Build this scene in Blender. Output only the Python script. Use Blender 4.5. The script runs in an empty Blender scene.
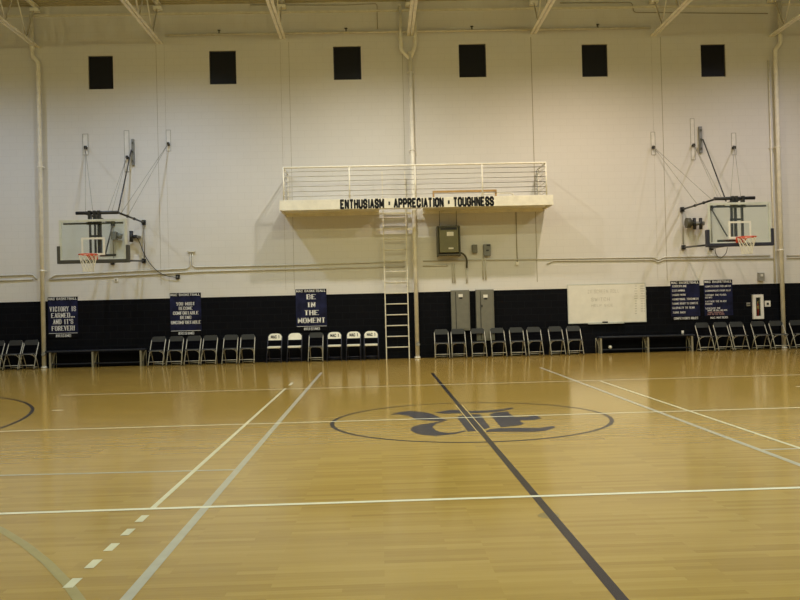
import bpy, bmesh, math, random
from mathutils import Vector, Matrix
random.seed(7)
SC = bpy.context.scene
COL = SC.collection

# ------------------------------------------------------------------ camera
FPX, HC, D = 800.0, 1.50, 24.0
YAW, PIT, ROLL = 0.0277, 0.0106, 0.0250
fwd = Vector((math.sin(YAW)*math.cos(PIT), math.cos(YAW)*math.cos(PIT), math.sin(PIT)))
r0 = Vector((math.cos(YAW), -math.sin(YAW), 0))
u0 = r0.cross(fwd)
RT = r0*math.cos(ROLL) - u0*math.sin(ROLL)
UP = r0*math.sin(ROLL) + u0*math.cos(ROLL)
cam = bpy.data.cameras.new('camera'); co = bpy.data.objects.new('camera', cam); COL.objects.link(co)
m = Matrix.Identity(4)
for i in range(3):
    m[i][0] = RT[i]; m[i][1] = UP[i]; m[i][2] = -fwd[i]
m[2][3] = HC
co.matrix_world = m
cam.sensor_width = 36; cam.lens = 36*FPX/800; cam.clip_end = 200; cam.clip_start = .05
SC.camera = co
CAM = Vector((0, 0, HC))

def ray(px, py): return fwd + RT*((px-400)/FPX) + UP*((300-py)/FPX)
def W(px, py, off=0.0):                       # point at distance off in front of the far wall
    d = ray(px, py); return CAM + d*((D-off)/d.y)
def F(px, py, z=0.0):                         # point on the floor
    d = ray(px, py); return CAM + d*((z-HC)/d.z)
def WZ(px, z, off=0.0):                       # wall point in a pixel column (near py of height z)
    py = 300.0
    for _ in range(12):
        p = W(px, py, off); py -= (z-p.z)*FPX/(D-off)
    return W(px, py, off)

# ------------------------------------------------------------------ materials
def new_mat(name):
    mt = bpy.data.materials.new(name); mt.use_nodes = True
    return mt, mt.node_tree.nodes, mt.node_tree.links, mt.node_tree.nodes['Principled BSDF']
def mat(name, col, rough=.5, metal=0.0, var=.06, scale=6.0, bump=0.0, spec=.5):
    mt, N, L, b = new_mat(name)
    tc = N.new('ShaderNodeTexCoord'); nz = N.new('ShaderNodeTexNoise'); nz.inputs['Scale'].default_value = scale; nz.inputs['Detail'].default_value = 4
    L.new(tc.outputs['Object'], nz.inputs['Vector'])
    rp = N.new('ShaderNodeValToRGB')
    lo = [max(0, c*(1-var*1.5)) for c in col]; hi = [min(1, c*(1+var*1.5)) for c in col]
    rp.color_ramp.elements[0].position = .3; rp.color_ramp.elements[1].position = .7
    rp.color_ramp.elements[0].color = (*lo, 1); rp.color_ramp.elements[1].color = (*hi, 1)
    L.new(nz.outputs['Fac'], rp.inputs['Fac']); L.new(rp.outputs['Color'], b.inputs['Base Color'])
    b.inputs['Roughness'].default_value = rough; b.inputs['Metallic'].default_value = metal
    b.inputs['Specular IOR Level'].default_value = spec
    if bump:
        bp = N.new('ShaderNodeBump'); bp.inputs['Strength'].default_value = bump; bp.inputs['Distance'].default_value = .01
        L.new(nz.outputs['Fac'], bp.inputs['Height']); L.new(bp.outputs['Normal'], b.inputs['Normal'])
    return mt
def block_mat(name, c1, c2, mortar, rough, bump=.35, spec=.3):
    mt, N, L, b = new_mat(name)
    g = N.new('ShaderNodeNewGeometry'); s = N.new('ShaderNodeSeparateXYZ'); c = N.new('ShaderNodeCombineXYZ')
    L.new(g.outputs['Position'], s.inputs[0])
    ad = N.new('ShaderNodeMath'); ad.operation = 'ADD'; L.new(s.outputs['X'], ad.inputs[0]); L.new(s.outputs['Y'], ad.inputs[1])
    L.new(ad.outputs[0], c.inputs['X']); L.new(s.outputs['Z'], c.inputs['Y'])
    br = N.new('ShaderNodeTexBrick'); L.new(c.outputs[0], br.inputs['Vector'])
    br.inputs['Scale'].default_value = 1; br.inputs['Brick Width'].default_value = .406; br.inputs['Row Height'].default_value = .2032
    br.inputs['Mortar Size'].default_value = .007; br.inputs['Mortar Smooth'].default_value = .4
    br.inputs['Color1'].default_value = (*c1, 1); br.inputs['Color2'].default_value = (*c2, 1); br.inputs['Mortar'].default_value = (*mortar, 1)
    nz = N.new('ShaderNodeTexNoise'); nz.inputs['Scale'].default_value = .5; nz.inputs['Detail'].default_value = 6
    L.new(g.outputs['Position'], nz.inputs['Vector'])
    mx = N.new('ShaderNodeMixRGB'); mx.blend_type = 'MULTIPLY'; mx.inputs[0].default_value = .10
    L.new(br.outputs['Color'], mx.inputs[1]); L.new(nz.outputs['Fac'], mx.inputs[2]); L.new(mx.outputs[0], b.inputs['Base Color'])
    iv = N.new('ShaderNodeMath'); iv.operation = 'SUBTRACT'; iv.inputs[0].default_value = 1; L.new(br.outputs['Fac'], iv.inputs[1])
    bp = N.new('ShaderNodeBump'); bp.inputs['Strength'].default_value = bump; bp.inputs['Distance'].default_value = .006
    L.new(iv.outputs[0], bp.inputs['Height']); L.new(bp.outputs['Normal'], b.inputs['Normal'])
    b.inputs['Roughness'].default_value = rough; b.inputs['Specular IOR Level'].default_value = spec
    return mt
M = {}
M['cream_block'] = block_mat('cream_block', (.70, .675, .635), (.69, .665, .625), (.65, .625, .585), .6, .10)
M['black_block'] = block_mat('black_block', (.0055, .006, .0088), (.0045, .005, .0075), (.011, .012, .015), .5, .3, .06)
def wood_floor():
    mt, N, L, b = new_mat('maple_floor')
    g = N.new('ShaderNodeNewGeometry')
    br = N.new('ShaderNodeTexBrick'); L.new(g.outputs['Position'], br.inputs['Vector'])
    br.inputs['Scale'].default_value = 1; br.inputs['Brick Width'].default_value = .62; br.inputs['Row Height'].default_value = .057
    br.inputs['Mortar Size'].default_value = .0006; br.inputs['Mortar Smooth'].default_value = 1; br.offset_frequency = 3; br.offset = .37
    br.inputs['Color1'].default_value = (0, 0, 0, 1); br.inputs['Color2'].default_value = (1, 1, 1, 1); br.inputs['Mortar'].default_value = (.3, .3, .3, 1)
    mp = N.new('ShaderNodeMapping'); mp.inputs['Scale'].default_value = (2.2, 60, 1); L.new(g.outputs['Position'], mp.inputs['Vector'])
    nz = N.new('ShaderNodeTexNoise'); nz.inputs['Scale'].default_value = 1; nz.inputs['Detail'].default_value = 6; nz.inputs['Roughness'].default_value = .6
    L.new(mp.outputs[0], nz.inputs['Vector'])
    mp2 = N.new('ShaderNodeMapping'); mp2.inputs['Scale'].default_value = (.5, 17.5, 1); L.new(g.outputs['Position'], mp2.inputs['Vector'])
    n2 = N.new('ShaderNodeTexNoise'); n2.inputs['Scale'].default_value = 1; n2.inputs['Detail'].default_value = 2; L.new(mp2.outputs[0], n2.inputs['Vector'])
    a = N.new('ShaderNodeMath'); a.operation = 'MULTIPLY_ADD'; a.inputs[1].default_value = .36
    L.new(br.outputs['Color'], a.inputs[0])
    k = N.new('ShaderNodeMath'); k.operation = 'MULTIPLY'; k.inputs[1].default_value = .46; L.new(nz.outputs['Fac'], k.inputs[0])
    k2 = N.new('ShaderNodeMath'); k2.operation = 'MULTIPLY_ADD'; k2.inputs[1].default_value = .24; L.new(n2.outputs['Fac'], k2.inputs[0]); L.new(k.outputs[0], k2.inputs[2])
    L.new(k2.outputs[0], a.inputs[2])
    rp = N.new('ShaderNodeValToRGB'); e = rp.color_ramp.elements
    e[0].position = .2; e[0].color = (.315, .193, .040, 1); e[1].position = .95; e[1].color = (.49, .335, .092, 1)
    e2 = rp.color_ramp.elements.new(.6); e2.color = (.415, .269, .063, 1)
    L.new(a.outputs[0], rp.inputs['Fac']); L.new(rp.outputs['Color'], b.inputs['Base Color'])
    b.inputs['Roughness'].default_value = .14; b.inputs['Specular IOR Level'].default_value = .42
    mp3 = N.new('ShaderNodeMapping'); mp3.inputs['Scale'].default_value = (.9, 5, 1); L.new(g.outputs['Position'], mp3.inputs['Vector'])
    n3 = N.new('ShaderNodeTexNoise'); n3.inputs['Scale'].default_value = 1; n3.inputs['Detail'].default_value = 2; L.new(mp3.outputs[0], n3.inputs['Vector'])
    bp = N.new('ShaderNodeBump'); bp.inputs['Strength'].default_value = .012; bp.inputs['Distance'].default_value = .004
    L.new(n3.outputs['Fac'], bp.inputs['Height']); L.new(bp.outputs['Normal'], b.inputs['Normal'])
    return mt
M['wood'] = wood_floor()
def paint(name, c): 
    return mat(name, c, .2, var=.04, scale=9, spec=.12)
M['p_black'] = paint('floor_paint_navy', (.020, .019, .030)); M['p_logo'] = paint('floor_paint_logo', (.026, .029, .060))
M['p_grey'] = paint('floor_paint_grey', (.45, .42, .37)); M['p_white'] = paint('floor_paint_white', (.80, .77, .68)); M['p_cream'] = paint('floor_paint_cream', (.66, .62, .49))
M['p_tan'] = paint('floor_paint_tan', (.36, .30, .15)); M['p_wood'] = paint('floor_bare_wood_line', (.55, .42, .2))
M['cream'] = mat('cream_enamel', (.78, .74, .62), .4); M['cream_dull'] = mat('cream_pipe_paint', (.80, .76, .66), .5); M['conduit_paint'] = mat('painted_conduit', (.585, .555, .48), .55); M['wall_paint'] = mat('wall_coloured_plate', (.69, .665, .615), .6)
M['steel_white'] = mat('offwhite_steel', (.72, .67, .55), .45); M['deck'] = mat('olive_cream_deck', (.50, .45, .30), .6)
M['joist_steel'] = mat('cream_joist_steel', (.86, .83, .73), .5); M['glass_night'] = mat('night_window_glass', (.006, .006, .010), .4, spec=.2); M['reveal'] = mat('window_reveal_paint', (.64, .60, .48), .6)
M['black_metal'] = mat('black_metal', (.012, .012, .014), .4); M['navy_metal'] = mat('navy_metal', (.018, .02, .045), .4)
M['grey_metal'] = mat('galvanised_grey', (.20, .20, .19), .45, .3); M['chrome'] = mat('brushed_steel_tube', (.46, .44, .37), .4, .2)
M['chair_dark'] = mat('charcoal_chair_enamel', (.026, .027, .028), .5, spec=.3); M['chair_white'] = mat('white_chair_vinyl', (.80, .77, .65), .45)
M['chair_blue'] = mat('dark_blue_chair_frame', (.012, .014, .030), .4)
M['panel_grey'] = mat('grey_cabinet_enamel', (.16, .155, .125), .5); M['olive'] = mat('olive_transformer_enamel', (.17, .16, .085), .5)
M['white'] = mat('white_paint', (.75, .72, .66), .45); M['letter'] = mat('white_lettering', (.85, .84, .82), .6)
M['letter_red'] = mat('pale_red_lettering', (.50, .28, .25), .6); M['letter_black'] = mat('black_lettering', (.006, .006, .012), .5)
M['banner'] = mat('navy_banner', (.0105, .0125, .042), .6, var=.42, spec=.15, scale=3.5); M['banner_black'] = mat('black_banner_strip', (.004, .004, .006), .6, spec=.1)
M['board_white'] = mat('whiteboard_surface', (.76, .73, .65), .35, spec=.25, var=.02); M['marker'] = mat('faded_marker', (.50, .47, .41), .5); M['marker_dark'] = mat('dark_marker', (.16, .15, .13), .5)
M['orange'] = mat('orange_rim', (.62, .075, .03), .4); M['net'] = mat('white_net_cord', (.74, .70, .58), .7)
M['alu'] = mat('pale_board_frame', (.56, .57, .52), .35); M['red'] = mat('red_extinguisher', (.35, .02, .02), .35); M['brown'] = mat('bronze_brown_frame', (.40, .24, .08), .45)
M['bench'] = mat('dark_navy_bench', (.014, .017, .028), .4); M['leg_cream'] = mat('cream_bench_leg', (.26, .235, .165), .5)
M['brass'] = mat('dull_brass', (.22, .155, .04), .4); M['joint'] = mat('wall_joint_caulk', (.33, .29, .21), .7); M['pad'] = mat('dark_board_padding', (.050, .048, .042), .6); M['pad_navy'] = mat('navy_board_padding', (.016, .016, .034), .6)
M['cable'] = mat('pale_steel_cable', (.28, .265, .22), .5); M['pulley'] = mat('dark_pulley', (.03, .028, .022), .5)
M['duct'] = mat('dark_conduit', (.07, .065, .04), .5); M['yellow'] = mat('yellow_tag', (.5, .36, .10), .5)
def glass():
    mt, N, L, b = new_mat('clear_board_glass'); N.remove(b)
    tr = N.new('ShaderNodeBsdfTransparent'); tr.inputs['Color'].default_value = (.95, .985, .965, 1)
    gl = N.new('ShaderNodeBsdfGlossy'); gl.inputs['Roughness'].default_value = .05
    nz = N.new('ShaderNodeTexNoise'); nz.inputs['Scale'].default_value = 3
    mr = N.new('ShaderNodeMapRange'); mr.inputs['To Min'].default_value = .05; mr.inputs['To Max'].default_value = .09
    L.new(nz.outputs['Fac'], mr.inputs['Value'])
    mx = N.new('ShaderNodeMixShader'); L.new(mr.outputs[0], mx.inputs[0]); L.new(tr.outputs[0], mx.inputs[1]); L.new(gl.outputs[0], mx.inputs[2])
    L.new(mx.outputs[0], N['Material Output'].inputs['Surface'])
    return mt
M['glass'] = glass()

# ------------------------------------------------------------------ mesh helpers (all in world coordinates)
def box(bm, x0, x1, y0, y1, z0, z1, mi=0):
    v = [bm.verts.new((x, y, z)) for z in (z0, z1) for y in (y0, y1) for x in (x0, x1)]
    for f in ((0, 2, 3, 1), (4, 5, 7, 6), (0, 1, 5, 4), (2, 6, 7, 3), (0, 4, 6, 2), (1, 3, 7, 5)):
        bm.faces.new([v[i] for i in f]).material_index = mi
def frame(d):
    d = d.normalized(); a = Vector((0, 0, 1)) if abs(d.z) < .9 else Vector((0, 1, 0))
    s = d.cross(a).normalized(); return s, s.cross(d).normalized()
def tube(bm, pts, r, n=10, cap=True):
    pts = [Vector(p) for p in pts]; rings = []
    for i, p in enumerate(pts):
        if i == 0: t = pts[1]-p
        elif i == len(pts)-1: t = p-pts[i-1]
        else: t = (p-pts[i-1]).normalized()+(pts[i+1]-p).normalized()
        s, u = frame(t)
        if rings:                                       # keep the ring from twisting
            ps = rings[-1][1]; s = (ps - t.normalized()*ps.dot(t.normalized())).normalized(); u = s.cross(t.normalized())
        k = 1.0
        if 0 < i < len(pts)-1:
            c = (p-pts[i-1]).normalized().dot((pts[i+1]-p).normalized()); k = 1/max(.6, math.sqrt((1+c)/2))
        rr = r[i] if isinstance(r, (list, tuple)) else r
        rings.append(([bm.verts.new(p+(s*math.cos(2*math.pi*j/n)+u*math.sin(2*math.pi*j/n))*rr*k) for j in range(n)], s))
    for a, b in zip(rings, rings[1:]):
        for j in range(n):
            f = bm.faces.new((a[0][j], a[0][(j+1) % n], b[0][(j+1) % n], b[0][j])); f.smooth = True
    if cap:
        bm.faces.new(rings[0][0][::-1]); bm.faces.new(rings[-1][0])
def bar(bm, p, q, w, h):                                # square bar between two points
    p, q = Vector(p), Vector(q); s, u = frame(q-p)
    v = [bm.verts.new(c+s*a*w/2+u*b*h/2) for c in (p, q) for a, b in ((-1, -1), (1, -1), (1, 1), (-1, 1))]
    for f in ((0, 1, 2, 3), (7, 6, 5, 4), (0, 4, 5, 1), (1, 5, 6, 2), (2, 6, 7, 3), (3, 7, 4, 0)): bm.faces.new([v[i] for i in f])
def prism(bm, poly, y0, y1):                            # polygon in xz extruded along y
    a = [bm.verts.new((x, y0, z)) for x, z in poly]; b = [bm.verts.new((x, y1, z)) for x, z in poly]; n = len(poly)
    bm.faces.new(a); bm.faces.new(b[::-1])
    for i in range(n): bm.faces.new((a[i], b[i], b[(i+1) % n], a[(i+1) % n]))
def bend(pts, r=.06, n=4):                              # round the corners of a polyline
    pts = [Vector(p) for p in pts]; out = [pts[0]]
    for a, b, c in zip(pts, pts[1:], pts[2:]):
        rr = min(r, (a-b).length*.45, (c-b).length*.45); p = b+(a-b).normalized()*rr; q = b+(c-b).normalized()*rr
        for i in range(n+1):
            t = i/n; out.append(p*(1-t)**2+b*2*t*(1-t)+q*t*t)
    out.append(pts[-1]); return out
def rounded(x0, x1, z0, z1, r, n=5, top_only=False):
    pts = []
    for cx, cz, a in ((x1-r, z1-r, 0), (x0+r, z1-r, 90), (x0+r, z0+r, 180), (x1-r, z0+r, 270)):
        if top_only and a >= 180: pts.append((x0 if a == 180 else x1, z0)); continue
        for i in range(n+1):
            t = math.radians(a+90*i/n); pts.append((cx+r*math.cos(t), cz+r*math.sin(t)))
    return pts
def worldloc(o):
    l = Vector((0, 0, 0))
    while o: l += o.location; o = o.parent
    return l
def tag(o, label=None, cat=None, group=None, kind=None):
    for k, v in (('label', label), ('category', cat), ('group', group), ('kind', kind)):
        if v: o[k] = v
    return o
def mk(name, bm, mt, parent=None, bevel=0.0, keep=False):
    bmesh.ops.recalc_face_normals(bm, faces=bm.faces[:])
    if parent: off = worldloc(parent)
    elif keep: off = Vector((0, 0, 0))
    else:
        xs = [v.co for v in bm.verts]
        off = Vector(((min(v.x for v in xs)+max(v.x for v in xs))/2, (min(v.y for v in xs)+max(v.y for v in xs))/2, min(v.z for v in xs)))
    bmesh.ops.translate(bm, verts=bm.verts[:], vec=-off)
    me = bpy.data.meshes.new(name); bm.to_mesh(me); bm.free()
    for x in (mt if isinstance(mt, list) else [mt]): me.materials.append(M[x])
    o = bpy.data.objects.new(name, me); COL.objects.link(o)
    if parent: o.parent = parent
    else: o.location = off
    if bevel:
        md = o.modifiers.new('bevel', 'BEVEL'); md.width = bevel; md.segments = 2; md.limit_method = 'ANGLE'
    return o
def thing(name, loc, label, cat, group=None):
    o = bpy.data.objects.new(name, None); COL.objects.link(o); o.location = loc; o.empty_display_size = .1
    return tag(o, label, cat, group)
def copy_tree(o, parent=None):
    c = o.copy(); COL.objects.link(c)
    if parent: c.parent = parent
    for ch in list(o.children): copy_tree(ch, c)
    return c
def BM(): return bmesh.new()
def mk1(name, fn, mt, parent=None, bevel=0.0):
    bm = BM(); fn(bm); return mk(name, bm, mt, parent, bevel)

# ------------------------------------------------------------------ lettering
G = {'A': [[(0, 0), (2, 6), (4, 0)], [(.8, 2), (3.2, 2)]],
 'B': [[(0, 0), (0, 6), (3, 6), (4, 5), (4, 4), (3, 3), (0, 3)], [(3, 3), (4, 2), (4, 1), (3, 0), (0, 0)]],
 'C': [[(4, 4.3), (4, 5), (3, 6), (1, 6), (0, 5), (0, 1), (1, 0), (3, 0), (4, 1), (4, 1.7)]],
 'D': [[(0, 0), (0, 6), (3, 6), (4, 5), (4, 1), (3, 0), (0, 0)]],
 'E': [[(4, 6), (0, 6), (0, 0), (4, 0)], [(0, 3), (3, 3)]], 'F': [[(4, 6), (0, 6), (0, 0)], [(0, 3), (3, 3)]],
 'G': [[(4, 4.3), (4, 5), (3, 6), (1, 6), (0, 5), (0, 1), (1, 0), (3, 0), (4, 1), (4, 2.7), (2.3, 2.7)]],
 'H': [[(0, 0), (0, 6)], [(4, 0), (4, 6)], [(0, 3), (4, 3)]], 'I': [[(.6, 0), (.6, 6)]],
 'J': [[(3, 6), (3, 1), (2, 0), (1, 0), (0, 1)]], 'K': [[(0, 0), (0, 6)], [(4, 6), (0, 2.6)], [(1.4, 3.6), (4, 0)]],
 'L': [[(0, 6), (0, 0), (3.6, 0)]], 'M': [[(0, 0), (0, 6), (2.5, 1.5), (5, 6), (5, 0)]], 'N': [[(0, 0), (0, 6), (4, 0), (4, 6)]],
 'O': [[(1, 0), (0, 1), (0, 5), (1, 6), (3, 6), (4, 5), (4, 1), (3, 0), (1, 0)]],
 'P': [[(0, 0), (0, 6), (3, 6), (4, 5), (4, 3.7), (3, 2.7), (0, 2.7)]],
 'R': [[(0, 0), (0, 6), (3, 6), (4, 5), (4, 4), (3, 3), (0, 3)], [(2.4, 3), (4, 0)]],
 'S': [[(4, 4.5), (4, 5), (3, 6), (1, 6), (0, 5), (0, 4), (1, 3.2), (3, 2.8), (4, 2), (4, 1), (3, 0), (1, 0), (0, 1), (0, 1.5)]],
 'T': [[(2, 0), (2, 6)], [(0, 6), (4, 6)]], 'U': [[(0, 6), (0, 1), (1, 0), (3, 0), (4, 1), (4, 6)]],
 'V': [[(0, 6), (2, 0), (4, 6)]], 'W': [[(0, 6), (1.3, 0), (2.6, 5), (3.9, 0), (5.2, 6)]], 'X': [[(0, 0), (4, 6)], [(0, 6), (4, 0)]],
 'Y': [[(0, 6), (2, 3), (4, 6)], [(2, 3), (2, 0)]], '.': [[(.5, -.1), (.5, .8)]], "'": [[(.5, 6), (.5, 4.6)]], '!': [[(.5, 6), (.5, 2)], [(.5, -.1), (.5, .8)]],
 '#': [[(.8, 0), (1.6, 6)], [(2.6, 0), (3.4, 6)], [(0, 2), (4, 2)], [(0, 4), (4, 4)]], '*': [[(1, 2.2), (1, 3.8)]],
 '1': [[(.8, 5), (1.8, 6), (1.8, 0)]], '2': [[(0, 5), (1, 6), (3, 6), (4, 5), (4, 4), (0, 0), (4, 0)]],
 '3': [[(0, 5.4), (1, 6), (3, 6), (4, 5), (4, 4), (3, 3), (1.5, 3)], [(3, 3), (4, 2), (4, 1), (3, 0), (1, 0), (0, .6)]],
 '4': [[(3, 0), (3, 6), (0, 2), (4, 2)]], '5': [[(4, 6), (0, 6), (0, 3.4), (3, 3.4), (4, 2.4), (4, 1), (3, 0), (0, 0)]],
 '6': [[(3.6, 6), (1, 6), (0, 5), (0, 1), (1, 0), (3, 0), (4, 1), (4, 2.3), (3, 3.2), (0, 3.2)]], '7': [[(0, 6), (4, 6), (1.4, 0)]]}
def gw(c, serif=False):
    if serif and c == 'I': return 2.4
    return 2.2 if c == ' ' else max(p[0] for s in G[c] for p in s)
def text(bm, s, xc, z0, h, width, yf, wv=1.1, wh=.8, serif=False, gap=1.9, th=.004, left=False):
    """letters of height h standing on z0, centred on xc (or starting there), facing -Y at y = yf"""
    total = sum(gw(c, serif) for c in s)+gap*(len(s)-1)
    k = h/6.0; kx = width/total if width else k*.8
    x = xc if left else xc-total*kx/2
    for ch in s:
        if ch != ' ':
            for st in ([[(1.2, 0), (1.2, 6)]] if serif and ch == 'I' else G[ch]):
                for i, (a, b) in enumerate(zip(st, st[1:])):
                    dx, dz = b[0]-a[0], b[1]-a[1]; L = math.hypot(dx, dz)
                    vert = abs(dz)/L; w = wh+(wv-wh)*vert
                    if serif and ch in 'NVAMWXY' and dx*dz > 0 and abs(dx) > .1: w = wh
                    nx, nz = -dz/L*w/2, dx/L*w/2; ex, ez = dx/L*w*.25, dz/L*w*.25
                    q = [(a[0]-ex+nx, a[1]-ez+nz), (a[0]-ex-nx, a[1]-ez-nz), (b[0]+ex-nx, b[1]+ez-nz), (b[0]+ex+nx, b[1]+ez+nz)]
                    prism(bm, [(x+u*kx, z0+v*k) for u, v in q], yf, yf+th)
                if serif:
                    for p in (st[0], st[-1]):
                        if p[1] in (0, 6) and ch not in 'OCGSTDB' or (ch == 'T' and p == (2, 0)):
                            prism(bm, [(x+(p[0]+u)*kx, z0+(p[1]+v)*k) for u, v in ((-1.3, -.3), (1.3, -.3), (1.3, .3), (-1.3, .3))], yf, yf+th)
        x += (gw(ch, serif)+gap)*kx

# ------------------------------------------------------------------ room
X0, X1, YB, ZC = -17.0, 18.0, -8.0, 10.75
ZB = 1.975                                              # top of the black wainscot
wins = [(88, 56, 113.5, 89), (209, 51, 236.5, 84), (333, 46.5, 361.5, 79.5), (458.5, 44.2, 486.5, 77), (581.5, 44.5, 608, 76.5), (700.5, 44.5, 726, 76.5)]
WR = []
for a, b, c, d in wins:
    p, q = W(a, b), W(c, d); mid = (p.z+q.z)/2; hh = abs(p.z-q.z)/2; WR.append((p.x, q.x, mid-hh, mid+hh))
bm = BM()
xs = sorted({X0, X1, *[w[0] for w in WR], *[w[1] for w in WR]}); zs = sorted({0, ZB, ZC, *[w[2] for w in WR], *[w[3] for w in WR]})
for i in range(len(xs)-1):
    for j in range(len(zs)-1):
        cx, cz = (xs[i]+xs[i+1])/2, (zs[j]+zs[j+1])/2
        if any(w[0] < cx < w[1] and w[2] < cz < w[3] for w in WR): continue
        f = bm.faces.new([bm.verts.new(p) for p in ((xs[i], D, zs[j]), (xs[i+1], D, zs[j]), (xs[i+1], D, zs[j+1]), (xs[i], D, zs[j+1]))])
        f.material_index = 1 if cz < ZB else 0
# control joints in the block work
for pxt, pyt, pxb, pyb, w in ((157, 45, 160, 285, .010), (165.5, 45, 168, 290, .004), (280, 42, 286, 290, .006), (290, 42, 293, 290, .010),
                              (530, 37, 538, 282, .022), (659, 37, 668.5, 280, .016), (650, 37, 659, 280, .003), (403, 40, 404, 165, .012)):
    p, q = W(pxt, pyt), W(pxb, pyb); x = (p.x+q.x)/2
    box(bm, x-w/2, x+w/2, D-.003, D+.01, min(p.z, q.z), max(p.z, q.z), 2)
wall = mk('wall_back', bm, ['cream_block', 'black_block', 'joint'], keep=True); tag(wall, kind='structure')
for i, (a, b, c, d) in enumerate(WR):
    bm = BM()
    for q in (((a, D, c), (a, D+.2, c), (a, D+.2, d), (a, D, d)), ((b, D, c), (b, D, d), (b, D+.2, d), (b, D+.2, c)), ((a, D, c), (b, D, c), (b, D+.2, c), (a, D+.2, c)), ((a, D, d), (a, D+.2, d), (b, D+.2, d), (b, D, d))):
        bm.faces.new([bm.verts.new(p) for p in q])
    o = mk('window_%d' % (i+1), bm, 'reveal'); tag(o, 'small dark square window high on the wall, number %d from the left' % (i+1), 'window', kind='structure')
    mk1('pane', lambda bm: box(bm, a+.02, b-.02, D+.065, D+.08, c+.02, d-.02), 'glass_night', o)
    def fr(bm):
        box(bm, a, a+.015, D+.05, D+.10, c, d); box(bm, b-.015, b, D+.05, D+.10, c, d); box(bm, a, b, D+.05, D+.10, c, c+.015); box(bm, a, b, D+.05, D+.10, d-.015, d)
    mk1('frame', fr, 'black_metal', o)
def quadobj(name, pts, mt):
    bm = BM(); bm.faces.new([bm.verts.new(p) for p in pts]); return tag(mk(name, bm, mt, keep=True), kind='structure')
def side(name, x, flip):
    bm = BM()
    for z0, z1, mi in ((0, ZB, 1), (ZB, ZC, 0)):
        bm.faces.new([bm.verts.new(p) for p in ((x, YB, z0), (x, D, z0), (x, D, z1), (x, YB, z1))]).material_index = mi
    tag(mk(name, bm, ['cream_block', 'black_block'], keep=True), kind='structure')
side('wall_left', X0, 0); side('wall_right', X1, 1)
quadobj('wall_front', ((X0, YB, 0), (X1, YB, 0), (X1, YB, ZC), (X0, YB, ZC)), 'cream_block')
# ceiling: ribbed steel deck
bm = BM(); prof = []; y = YB
while y < D-.01:
    prof += [(y, ZC), (y+.07, ZC), (y+.09, ZC+.05), (y+.13, ZC+.05)]; y += .15
prof.append((D+.05, ZC))
a = [bm.verts.new((X0, p[0], p[1])) for p in prof]; b = [bm.verts.new((X1, p[0], p[1])) for p in prof]
for i in range(len(prof)-1): bm.faces.new((a[i], b[i], b[i+1], a[i+1]))
tag(mk('ceiling', bm, 'deck', keep=True), kind='structure')
tag(mk1('trim_1', lambda bm: box(bm, X0, X1, D-.05, D-.002, 10.44, 10.50), 'steel_white'), kind='structure')
tag(mk1('baseboard_back', lambda bm: box(bm, X0, X1, D-.015, D-.001, 0, .10), 'black_block'), kind='structure')

# floor with its painted court markings
bm = BM()
def poly(pts, z, mi):
    f = bm.faces.new([bm.verts.new((p.x, p.y, z)) for p in pts])
    if f.normal.z < 0: f.normal_flip()
    f.material_index = mi
poly([Vector(p) for p in ((X0, YB, 0), (X1, YB, 0), (X1, D, 0), (X0, D, 0))], 0, 0)
def strip(p, q, w, z, mi):
    p, q = Vector(p), Vector(q); d = (q-p).normalized(); n = Vector((-d.y, d.x, 0))*w/2
    poly([p-n, q-n, q+n, p+n], z, mi)
def arc(c, R, w, z, mi, a0=0, a1=360, n=120):
    for i in range(n):
        t0, t1 = math.radians(a0+(a1-a0)*i/n), math.radians(a0+(a1-a0)*(i+1)/n)
        poly([Vector((c[0]+r*math.cos(t), c[1]+r*math.sin(t), 0)) for r, t in ((R-w/2, t0), (R+w/2, t0), (R+w/2, t1), (R-w/2, t1))], z, mi)
def circ3(a, b, c):
    ax, ay, bx, by, cx, cy = a.x, a.y, b.x, b.y, c.x, c.y; d = 2*(ax*(by-cy)+bx*(cy-ay)+cx*(ay-by))
    ux = ((ax*ax+ay*ay)*(by-cy)+(bx*bx+by*by)*(cy-ay)+(cx*cx+cy*cy)*(ay-by))/d
    uy = ((ax*ax+ay*ay)*(cx-bx)+(bx*bx+by*by)*(ax-cx)+(cx*cx+cy*cy)*(bx-ax))/d
    return (ux, uy), math.hypot(ax-ux, ay-uy)
BLK, LOGO, GRY, WHT, TAN, WD = 1, 2, 3, 4, 5, 6
def along_y(a, b):                                      # a marking that runs straight away from the camera
    return F(*a), F(*b)
strip(*along_y((432, 373), (623.5, 601)), .065, .0010, BLK)
cc, cr = circ3(F(332, 424.5), F(611, 418.5), F(474, 442.3))
arc(cc, cr, .055, .0008, BLK)
print('circle', cc, cr)
c3 = lambda pts: [F(385+x/8, 400+y/8) for x, y in pts]
c4 = lambda pts: [F(455+x/7.62, 400+y/7.62) for x, y in pts]
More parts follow.
